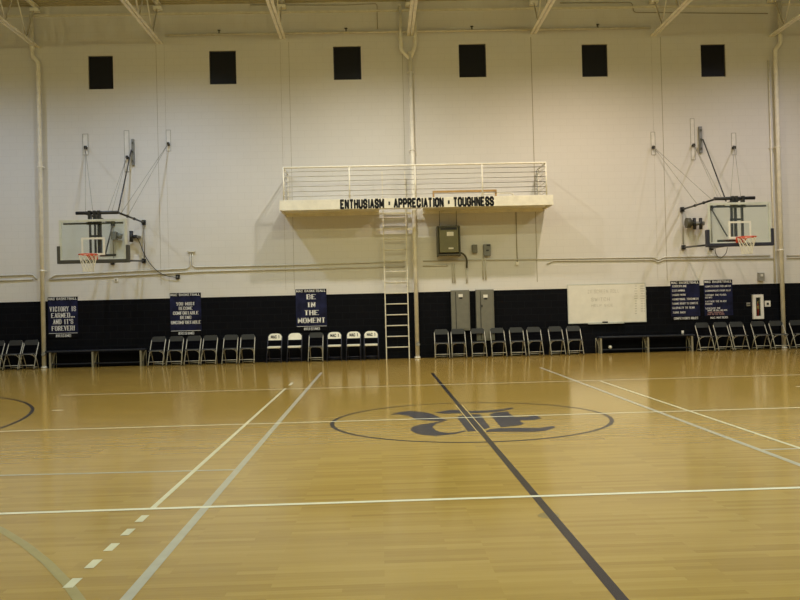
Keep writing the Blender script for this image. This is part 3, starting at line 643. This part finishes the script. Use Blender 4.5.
# ------------------------------------------------------------------ basketball hoops
def hoop(side_label, V, bp, rimc, net_y, mast, topbar, arms_u, arms_l, strut, cables, winch, padm, rev):
    BOFF = 3.08; yb = D-BOFF
    P = lambda px, py, off=BOFF: W(px, py, off)
    (lx, ty), (rx_, by) = bp
    p, q = P(lx, ty), P(rx_, by); x0, x1, z1, z0 = p.x, q.x, p.z, q.z; xc = (x0+x1)/2
    root = thing('basketball_hoop', (xc, D, z0), side_label, 'basketball hoop', 'wall mounted hoops')
    mk1('glass_board', lambda bm: box(bm, x0+.05, x1-.05, yb, yb+.012, z0+.05, z1-.05), 'glass', root)
    def bf(bm):
        w = .06
        box(bm, x0, x0+w, yb-.01, yb+.035, z0, z1); box(bm, x1-w, x1, yb-.01, yb+.035, z0, z1)
        box(bm, x0+w, x1-w, yb-.01, yb+.035, z0, z0+w); box(bm, x0+w, x1-w, yb-.01, yb+.035, z1-w, z1)
    mk1('board_frame', bf, 'alu', root, .004)
    def edge(bm): box(bm, x0+.10, x1-.10, yb+.036, yb+.06, z1-.125, z1-.08)
    mk1('back_crossbar', edge, padm, root)
    def tg(bm):
        w, h, t_ = .61, .46, .05; zb = z0+.15; a = xc-w/2; b = xc+w/2
        box(bm, a, a+t_, yb-.004, yb, zb, zb+h); box(bm, b-t_, b, yb-.004, yb, zb, zb+h); box(bm, a+t_, b-t_, yb-.004, yb, zb+h-t_, zb+h); box(bm, a+t_, b-t_, yb-.004, yb, zb, zb+t_)
    mk1('target_square', tg, 'white', root)
    def pd(bm):
        e = .055; h = .40
        box(bm, x0-e, x0+.025, yb-.035, yb+.10, z0-e, z0+h); box(bm, x1-.025, x1+e, yb-.035, yb+.10, z0-e, z0+h); box(bm, x0+.025, x1-.025, yb-.035, yb+.10, z0-e, z0+.035)
    mk1('edge_padding', pd, padm, root, .012)
    # rim
    R = .2286; rz = P(rimc[0], rimc[1], BOFF+.38).z; ry = yb-.15-R
    rim = BM(); ring = [(xc+R*math.cos(2*math.pi*i/32), ry+R*math.sin(2*math.pi*i/32), rz) for i in range(33)]; tube(rim, ring, .013, 8, False)
    box(rim, xc-.10, xc+.10, yb-.16, yb-.004, rz-.02, rz+.012); box(rim, xc-.12, xc+.12, yb-.02, yb-.004, rz-.12, rz+.03)
    bar(rim, (xc-.09, yb-.02, rz-.10), (xc-.09, yb-.2, rz-.01), .02, .02); bar(rim, (xc+.09, yb-.02, rz-.10), (xc+.09, yb-.2, rz-.01), .02, .02)
    rm = mk('rim', rim, 'orange', root)
    nb = BM(); n = 12; rows = 5
    def npnt(i, r): 
        f = r/rows; rad = R*(1-.42*min(1, f*1.25)); a = 2*math.pi*(i+.5*(r % 2))/n
        return (xc+rad*math.cos(a), ry+rad*math.sin(a), rz-.015-.43*f)
    for r in range(rows):
        for i in range(n):
            tube(nb, [npnt(i, r), npnt(i if r % 2 == 0 else i+1, r+1)], .0055, 5, False)
            tube(nb, [npnt(i, r), npnt(i-1 if r % 2 == 0 else i, r+1)], .0055, 5, False)
    mk('net', nb, 'net', rm)
    # mast and arms
    ym = yb+.16
    for (a, b, y_0, y_1) in mast:
        A, B = P(a, y_0, BOFF-.14), P(b, y_1, BOFF-.14)
        mk1('mast', lambda bm: box(bm, A.x, B.x, ym-.03, ym+.05, B.z, A.z), 'navy_metal', root)
    A, B = P(mast[0][0], 231, BOFF-.14), P(mast[-1][1], 231, BOFF-.14)
    zc_ = (z0+z1)/2+.12
    mk1('mast_crossbar', lambda bm: box(bm, A.x, B.x, ym-.02, ym+.03, zc_-.025, zc_+.025), 'navy_metal', root)
    for zz in (z1-.10, z0+.02):
        mk1('mast_mount', lambda bm: box(bm, A.x-.03, B.x+.03, yb+.036, ym-.03, zz-.03, zz+.03), 'black_metal', root)
    TO = BOFF-.18
    A, B = P(*topbar[0], TO), P(*topbar[1], TO); zt = (A.z+B.z)/2
    mk1('top_beam', lambda bm: tube(bm, [(A.x, D-TO, zt), (B.x, D-TO, zt)], .045, 12), 'black_metal', root)
    for (a, b, y_0, y_1) in mast:
        C = P((a+b)/2, y_0, TO)
        mk1('beam_clamp', lambda bm: box(bm, C.x-.035, C.x+.035, D-TO-.06, D-TO+.06, z1-.06, zt+.055), 'black_metal', root)
    for a, b in arms_u:
        e0, e1 = P(*a, TO), W(*b, .06); e0.z = zt
        ar = mk1('upper_arm', lambda bm: tube(bm, [e0, e1], .027, 10), 'black_metal', root)
        mk1('wall_bracket', lambda bm: box(bm, e1.x-.05, e1.x+.05, D-.10, D-.003, e1.z-.07, e1.z+.07), 'black_metal', ar)
        for f in (.35, .6): 
            c = e0.lerp(e1, f); d = (e1-e0).normalized()*.03
            mk1('arm_collar', lambda bm: tube(bm, [c-d, c+d], .042, 10), 'black_metal', ar)
    for a, b in arms_l:
        e0, e1 = P(*a, BOFF-.12), W(*b, .06)
        ar = mk1('lower_arm', lambda bm: tube(bm, [e0, e1], .027, 10), 'black_metal', root)
        mk1('wall_bracket', lambda bm: box(bm, e1.x-.05, e1.x+.05, D-.10, D-.003, e1.z-.06, e1.z+.07), 'black_metal', ar)
    for (a, b), (a2, b2) in zip(arms_u, arms_l):
        e0, e1 = W(*b, .06), W(*b2, .06)
        mk1('wall_pipe', lambda bm: tube(bm, [(e0.x, D-.05, e0.z-.1), (e0.x, D-.05, e1.z+.1)], .016, 10), 'cable', root)
    mk1('lower_beam', lambda bm: tube(bm, [P(*arms_l[0][0], BOFF-.12), P(*arms_l[1][0], BOFF-.12)], .035, 10), 'black_metal', root)
    if 'low' in V:
        e0, e1 = P(*V['low'][0], BOFF-.1), P(*V['low'][1], BOFF-.1)
        mk1('lower_crossbar', lambda bm: box(bm, e0.x, e1.x, e0.y-.02, e0.y+.02, e0.z-.03, e0.z+.03), 'black_metal', root)
    e0, e1 = W(*arms_u[1][1], .1), P(V['diag'][0], V['diag'][1], BOFF-.2)
    mk1('diagonal_brace', lambda bm: tube(bm, [e0, e1], .02, 8), 'black_metal', root)
    # main strut from the wall plate
    (pa, pb), (s0, s1) = strut
    x0_, x1_, y0_, y1_, z0_, z1_ = wbox(pa, pb, .08)
    pl_ = mk1('strut_plate', lambda bm: box(bm, x0_, x1_, y0_, y1_, z0_, z1_), 'grey_metal', root)
    mk1('bolt_blocks', lambda bm: [box(bm, x0_+.02, x1_-.02, y0_-.03, y0_, z-.03, z+.03) for z in (z0_+.12, (z0_+z1_)/2, z1_-.12)], 'duct', pl_)
    mk1('main_strut', lambda bm: tube(bm, [W(*s0, .12), P(*s1, TO)], .019, 10), 'black_metal', root)
    for (a, b, hook), lines in cables:
        x0_, x1_, y0_, y1_, z0_, z1_ = wbox(a, b, .012)
        cp = mk1('cable_plate', lambda bm: box(bm, x0_, x1_, y0_, y1_, z0_, z1_), 'wall_paint', root)
        def rim_(bm):
            w = .011; y0 = y0_-.006
            box(bm, x0_, x0_+w, y0, y0_, z0_, z1_); box(bm, x1_-w, x1_, y0, y0_, z0_, z1_); box(bm, x0_+w, x1_-w, y0, y0_, z1_-w, z1_); box(bm, x0_+w, x1_-w, y0, y0_, z0_, z0_+w)
        mk1('plate_edge', rim_, 'cable', cp)
        h = W(*hook, .10)
        mk1('pulley', lambda bm: (tube(bm, [(h.x-.03, h.y, h.z), (h.x+.03, h.y, h.z)], .055, 12), box(bm, h.x-.03, h.x+.03, h.y, D-.003, h.z-.03, h.z+.03)), 'pulley', cp)
        for end, off in lines:
            mk1('cable', lambda bm: tube(bm, [(h.x, h.y-.02, h.z), P(*end, off)], .007, 6), 'cable', root)
    winch(root)
    return root
def winch_left(root):
    x0, x1, y0, y1, z0, z1 = wbox((114, 232.5), (119, 240), .30)
    w = mk1('winch_motor', lambda bm: (box(bm, x0, x1, y0, y1-.08, z0, z1), tube(bm, [(x1, D-.18, (z0+z1)/2), (x1+.14, D-.18, (z0+z1)/2-.03)], .08, 12), box(bm, x0+.03, x1-.03, y1-.08, y1, z0+.05, z1-.05)), 'grey_metal', root)
    c = W(131.3, 236.5, .3)
    mk1('winch_drum', lambda bm: (tube(bm, [(c.x, c.y, c.z-.16), (c.x, c.y, c.z+.16)], .055, 12), tube(bm, [(c.x+.02, c.y, c.z), (c.x+.17, c.y, c.z)], .045, 10), box(bm, c.x-.03, c.x+.03, c.y, D-.003, c.z-.04, c.z+.04)), 'black_metal', root)
    mk1('winch_bracket', lambda bm: box(bm, c.x+.05, c.x+.20, c.y-.03, D-.003, c.z-.03, c.z+.03), 'grey_metal', root)
    k = [W(137.5, 238, .25), W(140, 243, .1), W(143.5, 253, .08), W(150, 264, .08), W(158, 272, .08), W(166, 276, .08), W(175.5, 277.2, .08)]
    mk1('power_cord', lambda bm: tube(bm, bend(k, .2, 3), .012, 8), 'black_metal', root)
def winch_right(root):
    c0, c1 = W(686, 223, .3), W(704, 224, .3)
    mk1('winch_motor', lambda bm: (tube(bm, [c0, c0+Vector((.13, 0, 0))], .15, 16), tube(bm, [c0+Vector((.13, 0, 0)), c0+Vector((.2, 0, 0))], .08, 12)), 'duct', root)
    mk1('winch_shaft', lambda bm: (tube(bm, [c0+Vector((.2, 0, -.02)), (c1.x, c0.y, c0.z-.02)], .06, 12), box(bm, c0.x+.1, c1.x-.1, c0.y, D-.003, c0.z-.06, c0.z)), 'grey_metal', root)
    for px in (694, 700.3):
        c = W(px, 223.5, .3); mk1('winch_drum', lambda bm: tube(bm, [(c.x, c.y-.03, c.z-.18), (c.x, c.y-.03, c.z+.16)], .05, 12), 'black_metal', root)
    k = [W(715, 248, .2), W(715.5, 254, .06), W(720, 259, .06), W(726, 254, .06), W(727.5, 247.5, .3)]
    mk1('loop_cord', lambda bm: tube(bm, bend(k, .2, 3), .010, 8), 'duct', root)
hoop('wall hoop at the left, with a grey motor box seen through its glass board', {'diag': (105.5, 254), 'low': ((100, 255.4), (116, 255))}, ((58.7, 220), (127.3, 260.2)), (87.5, 254.5), 270,
     [(89, 91, 221.5, 253), (94, 96, 221.5, 253), (97.2, 101.5, 221.5, 253)], ((76, 213.6), (119, 212)),
     [((117.5, 212.3), (143.8, 222.5)), ((84, 213.3), (112.8, 223.3))], [((118, 260.4), (143.8, 261)), ((98, 261.5), (112.5, 262.6))],
     (((132, 139.5), (135, 165.5)), ((131.3, 150), (118.3, 211))),
     [((((82.6, 134)), (88.6, 155), (85.4, 147.5)), [((85.6, 212.5), 2.9), ((93, 212.5), 2.9)]),
      (((124, 130.5), (130, 172), (127, 157.3)), [((107.5, 212.5), 2.9), ((111.8, 212.3), 2.9)]),
      (((166, 130), (171.2, 151.2), (168.2, 144)), [((121.3, 212.8), 2.7), ((128, 215.5), 2.0)])], winch_left, 'pad', False)
hoop('wall hoop at the right, with black winch drums beside its glass board', {'diag': (727, 236), 'low': ((717.5, 241), (736, 239.8))}, ((707.5, 203), (771.8, 243.4)), (746.5, 237), 252,
     [(731, 733.5, 206, 237), (734.5, 737.5, 206, 237), (741.5, 744, 206, 237)], ((714, 198.6), (754.7, 198)),
     [((716.7, 198.4), (682.3, 209.5)), ((745, 198.2), (711, 208))], [((711, 244.6), (683.6, 247.5)), ((731, 244.8), (711.5, 248.2))],
     (((698, 127), (701.7, 153)), ((703, 139.5), (726, 201))),
     [(((650.5, 132), (655.5, 155), (653.6, 147.3)), [((711.5, 199.5), 2.7), ((697, 204), 1.6)]),
      (((689.8, 118.5), (695.2, 160), (693.8, 145.2)), [((718, 198.4), 2.9), ((722, 198.4), 2.9)]),
      (((731, 133), (736.3, 155), (734.2, 147.5)), [((730.5, 198.3), 2.9), ((741, 198.2), 2.9)])], winch_right, 'pad_navy', True)

# ------------------------------------------------------------------ folding chairs (front towards -Y)
def chair(white):
    fm = 'chair_blue' if white else 'chrome'; sm = 'chair_white' if white else 'chair_dark'
    root = thing('folding_chair', (0, 0, 0), 'x', 'chair')
    H, hw = .85, .205
    for s in (-1, 1):
        mk1('front_leg', lambda bm: tube(bm, bend([(s*(hw+.008), -.235, 0), (s*hw, .01, .50), (s*hw, .17, H-.09), (s*(hw-.05), .185, H-.012)], .05), .0125, 8), fm, root)
        mk1('foot_cap', lambda bm: tube(bm, [(s*(hw+.008), -.235, 0), (s*(hw+.0074), -.227, .025)], .016, 8), 'chair_dark', root)
        mk1('rear_leg', lambda bm: tube(bm, bend([(s*(hw-.03), .215, 0), (s*(hw-.03), .06, .30), (s*(hw-.035), -.05, .43)], .05), .011, 8), fm, root)
        mk1('hinge_arc', lambda bm: tube(bm, bend([(s*(hw-.005), -.04, .30), (s*(hw-.03), -.12, .40), (s*(hw-.11), -.165, .435)], .08), .009, 6), fm, root)
    mk1('front_stretcher', lambda bm: tube(bm, [(-hw, -.175, .125), (hw, -.175, .125)], .0095, 8), fm, root)
    mk1('rear_stretcher', lambda bm: tube(bm, [(-hw+.03, .19, .05), (hw-.03, .19, .05)], .008, 8), fm, root)
    st = BM(); th = .05 if white else .022
    pts = rounded(-.19, .19, -.20, .17, .05)
    a = [st.verts.new((x, y, .455-th/2)) for x, y in pts]; b = [st.verts.new((x, y, .455+th/2)) for x, y in pts]
    st.faces.new(a[::-1]); st.faces.new(b)
    for i in range(len(pts)): st.faces.new((a[i], a[(i+1) % len(pts)], b[(i+1) % len(pts)], b[i]))
    mk('seat', st, sm, root, .01)
    if not white: mk1('seat_edge_tube', lambda bm: tube(bm, [(-hw+.01, -.195, .442), (hw-.01, -.195, .442)], .011, 8), 'grey_metal', root)
    bk = BM(); z0 = H-.195 if white else H-.15; n = 8; outl = rounded(-hw+.004, hw-.004, z0, H,   .13 if white else .07, 6, True)
    def curve(x, z): return .168+(z-(H-.09))*.27
    a = [bk.verts.new((x, curve(x, z)-.018, z)) for x, z in outl]; b = [bk.verts.new((x, curve(x, z)+.008, z)) for x, z in outl]
    bk.faces.new(a); bk.faces.new(b[::-1])
    for i in range(len(outl)): bk.faces.new((a[i], b[i], b[(i+1) % len(outl)], a[(i+1) % len(outl)]))
    back = mk('backrest', bk, sm, root)
    return root, back, H
gc, _, _ = chair(False); wc, wb, H = chair(True)
def lettered(c):
    b = [o for o in c.children if o.name.startswith('backrest')][0]
    bm = BM(); text(bm, 'MAC 1', 0, H-.135, .075, .23, .148, 1.9, 1.3, gap=2.4)
    for v in bm.verts: v.co.z += 0
    bm2 = bm; me = bpy.data.meshes.new('lettering')
    for v in bm2.verts: v.co.y += (v.co.z-(H-.09))*.27-.006
    bm2.to_mesh(me); bm2.free(); me.materials.append(M['chair_dark'])
    o = bpy.data.objects.new('lettering', me); COL.objects.link(o); o.parent = b
CO = .40
def place(src, first, px, label, group, text_=False):
    o = src if first else copy_tree(src)
    fwd_ = .5 if 770 < px < 780 else CO
    p = WZ(px, .8, .24); o.location = (p.x, D-fwd_, 0); o.rotation_euler.z = math.radians(random.uniform(-1.5, 1.5))
    o['label'] = label; o['group'] = group; return o
ordn = ['first', 'second', 'third', 'fourth', 'fifth', 'sixth', 'seventh', 'eighth']
rows = [([-2.5, 15.7, 31.5], 'left of the left drain pipe', 'grey chairs left of the drain pipe'),
        ([158.5, 176.5, 194, 210.5, 231, 248], 'under the UNCOMFORTABLE banner', 'grey chairs under the second banner'),
        ([441, 457.7, 477.5, 497, 516, 533.5, 555, 573], 'by the electrical cabinets', 'grey chairs by the cabinets'),
        ([702, 720, 736, 757.5, 774, 796], 'by the extinguisher cabinet', 'grey chairs at the right')]
first = True
# lettered copies need the plain white chair copied before the letters go on
whites = [(295, 'plain white folding chair without letters, beside the lone grey chair'), (275, 'lettered white folding chair at the left end of the white chairs'),
          (334.5, 'lettered white folding chair just right of the lone grey chair'), (353.5, 'lettered white folding chair, middle of the three side by side'), (371, 'lettered white folding chair nearest the wall ladder')]
lett = copy_tree(wc)
lettered(lett)
place(wc, True, whites[0][0], whites[0][1], 'white folding chairs')
for i, (px, lab) in enumerate(whites[1:]): place(lett, i == 0, px, lab, 'white folding chairs') if i == 0 else place(lett, False, px, lab, 'white folding chairs')
for pxs, lab, grp in rows:
    for i, px in enumerate(pxs):
        place(gc, first, px, 'grey folding chair, '+ordn[i]+' from the left in the row '+lab, grp); first = False
place(gc, False, 316, 'single grey folding chair standing between the white chairs', 'grey chairs among the white ones')

# ------------------------------------------------------------------ benches and small things on the floor
def bench(xa, xb, legs, label):
    x0, x1 = W(xa, 345, .2).x, W(xb, 345, .2).x; zt = .51; yc = D-.20
    t = thing('bench', ((x0+x1)/2, yc, 0), label, 'bench', 'long low benches against the wall')
    mk1('seat_plank', lambda bm: box(bm, x0, x1, yc-.15, yc+.15, zt-.045, zt), 'bench', t, .008)
    mk1('lower_rail', lambda bm: box(bm, x0+.1, x1-.1, yc-.04, yc+.04, .10, .13), 'bench', t)
    for px, s in legs:
        x = W(px, 350, .25).x
        def lg(bm):
            box(bm, x-.024, x+.024, yc-.14, yc-.09, 0, zt-.045); box(bm, x-.024, x+.024, yc+.09, yc+.14, 0, zt-.045)
            bar(bm, (x, yc-.11, .06), (x, yc+.11, .2), .03, .02); box(bm, x-.025, x+.025, yc-.09, yc+.09, zt-.09, zt-.046)
        mk1('leg', lg, 'leg_cream', t)
        mk1('brace', lambda bm: (bar(bm, (x+s*.02, yc-.02, .13), (x+s*.11, yc-.02, zt-.05), .02, .02), tube(bm, [(x+s*.11, yc+.05, 0), (x+s*.11, yc+.05, zt-.046)], .010, 8)), 'leg_cream', t)
bench(46.8, 146, [(51, 1), (93.3, 1), (141.3, 1)], 'long dark low bench under the VICTORY banner at the left')
bench(598, 693.5, [(600.5, -1), (647.5, -1), (691.5, -1)], 'long dark low bench under the whiteboard at the right')
b = W(610.2, 348, .2)
o = tag(mk1('ball', lambda bm: bmesh.ops.create_uvsphere(bm, u_segments=20, v_segments=12, radius=.055, matrix=Matrix.Translation((b.x, D-.20, .186))), 'white'), 'small white ball resting on the lower rail under the right bench', 'ball')
for f in o.data.polygons: f.use_smooth = True
c = W(683.7, 333, .3)
o = tag(mk1('paper_cup', lambda bm: tube(bm, [(c.x, D-.22, .511), (c.x, D-.22, .62)], [.030, .038], 14), 'white'), 'small white cup standing on the right bench', 'cup')
mk1('rim', lambda bm: tube(bm, [(c.x, D-.22, .615), (c.x, D-.22, .625)], .040, 14), 'white', o)

# ------------------------------------------------------------------ light
wd = bpy.data.worlds.new('world'); SC.world = wd; wd.use_nodes = True
bg = wd.node_tree.nodes['Background']; bg.inputs['Color'].default_value = (.9, .85, .75, 1); bg.inputs['Strength'].default_value = .05
def lamp(x, y, z, power, col, r=.12, ang=166, blend=.9):
    l = bpy.data.lights.new('high_bay_lamp', 'SPOT'); l.energy = power; l.color = col; l.shadow_soft_size = r; l.spot_size = math.radians(ang); l.spot_blend = blend
    o = bpy.data.objects.new('high_bay_lamp', l); COL.objects.link(o); o.location = (x, y, z)
LAMPS = [[[365,456,631],[496,606,802],[892,863,797],[1051,878,736],[602,571,662]],[[270,237,195],[375,360,270],[649,643,404],[764,751,512],[623,686,635]],[[137,139,88],[208,255,173],[390,487,350],[500,608,490],[483,606,574]],[[28,50,67],[36,92,123],[100,197,247],[195,309,381],[263,388,472]],[[0,4,64],[0,22,113],[5,79,215],[77,181,341],[148,268,425]]]   # watts of red, green and blue for each lamp: rows from the far wall back, left to right
FILLS = [[0, 0, 0], [0, 0, 0], [272, 255, 131]]
for y, row in zip((19.7, 14, 8, 2, -4), LAMPS):
    for x, c in zip((-12, -6, 0, 6, 12), row):
        k = max(c); lamp(x, y, 9.45, k, [v/k for v in c])
for y, c in zip((19.7, 14, 8), FILLS):                     # added point lights that raise the ambient bounce, not separate fixtures
    k = max(c)
    if k > 0:
        for x in (-12, -6, 0, 6, 12):
            l = bpy.data.lights.new('ambient_fill', 'POINT'); l.energy = k; l.color = [v/k for v in c]; l.shadow_soft_size = .12
            o = bpy.data.objects.new('ambient_fill', l); COL.objects.link(o); o.location = (x, y, 9.45)

# ------------------------------------------------------------------ view
vs = SC.view_settings; vs.view_transform = 'Standard'; vs.look = 'None'; vs.exposure = 0.0; vs.gamma = 1.0; vs.use_curve_mapping = False
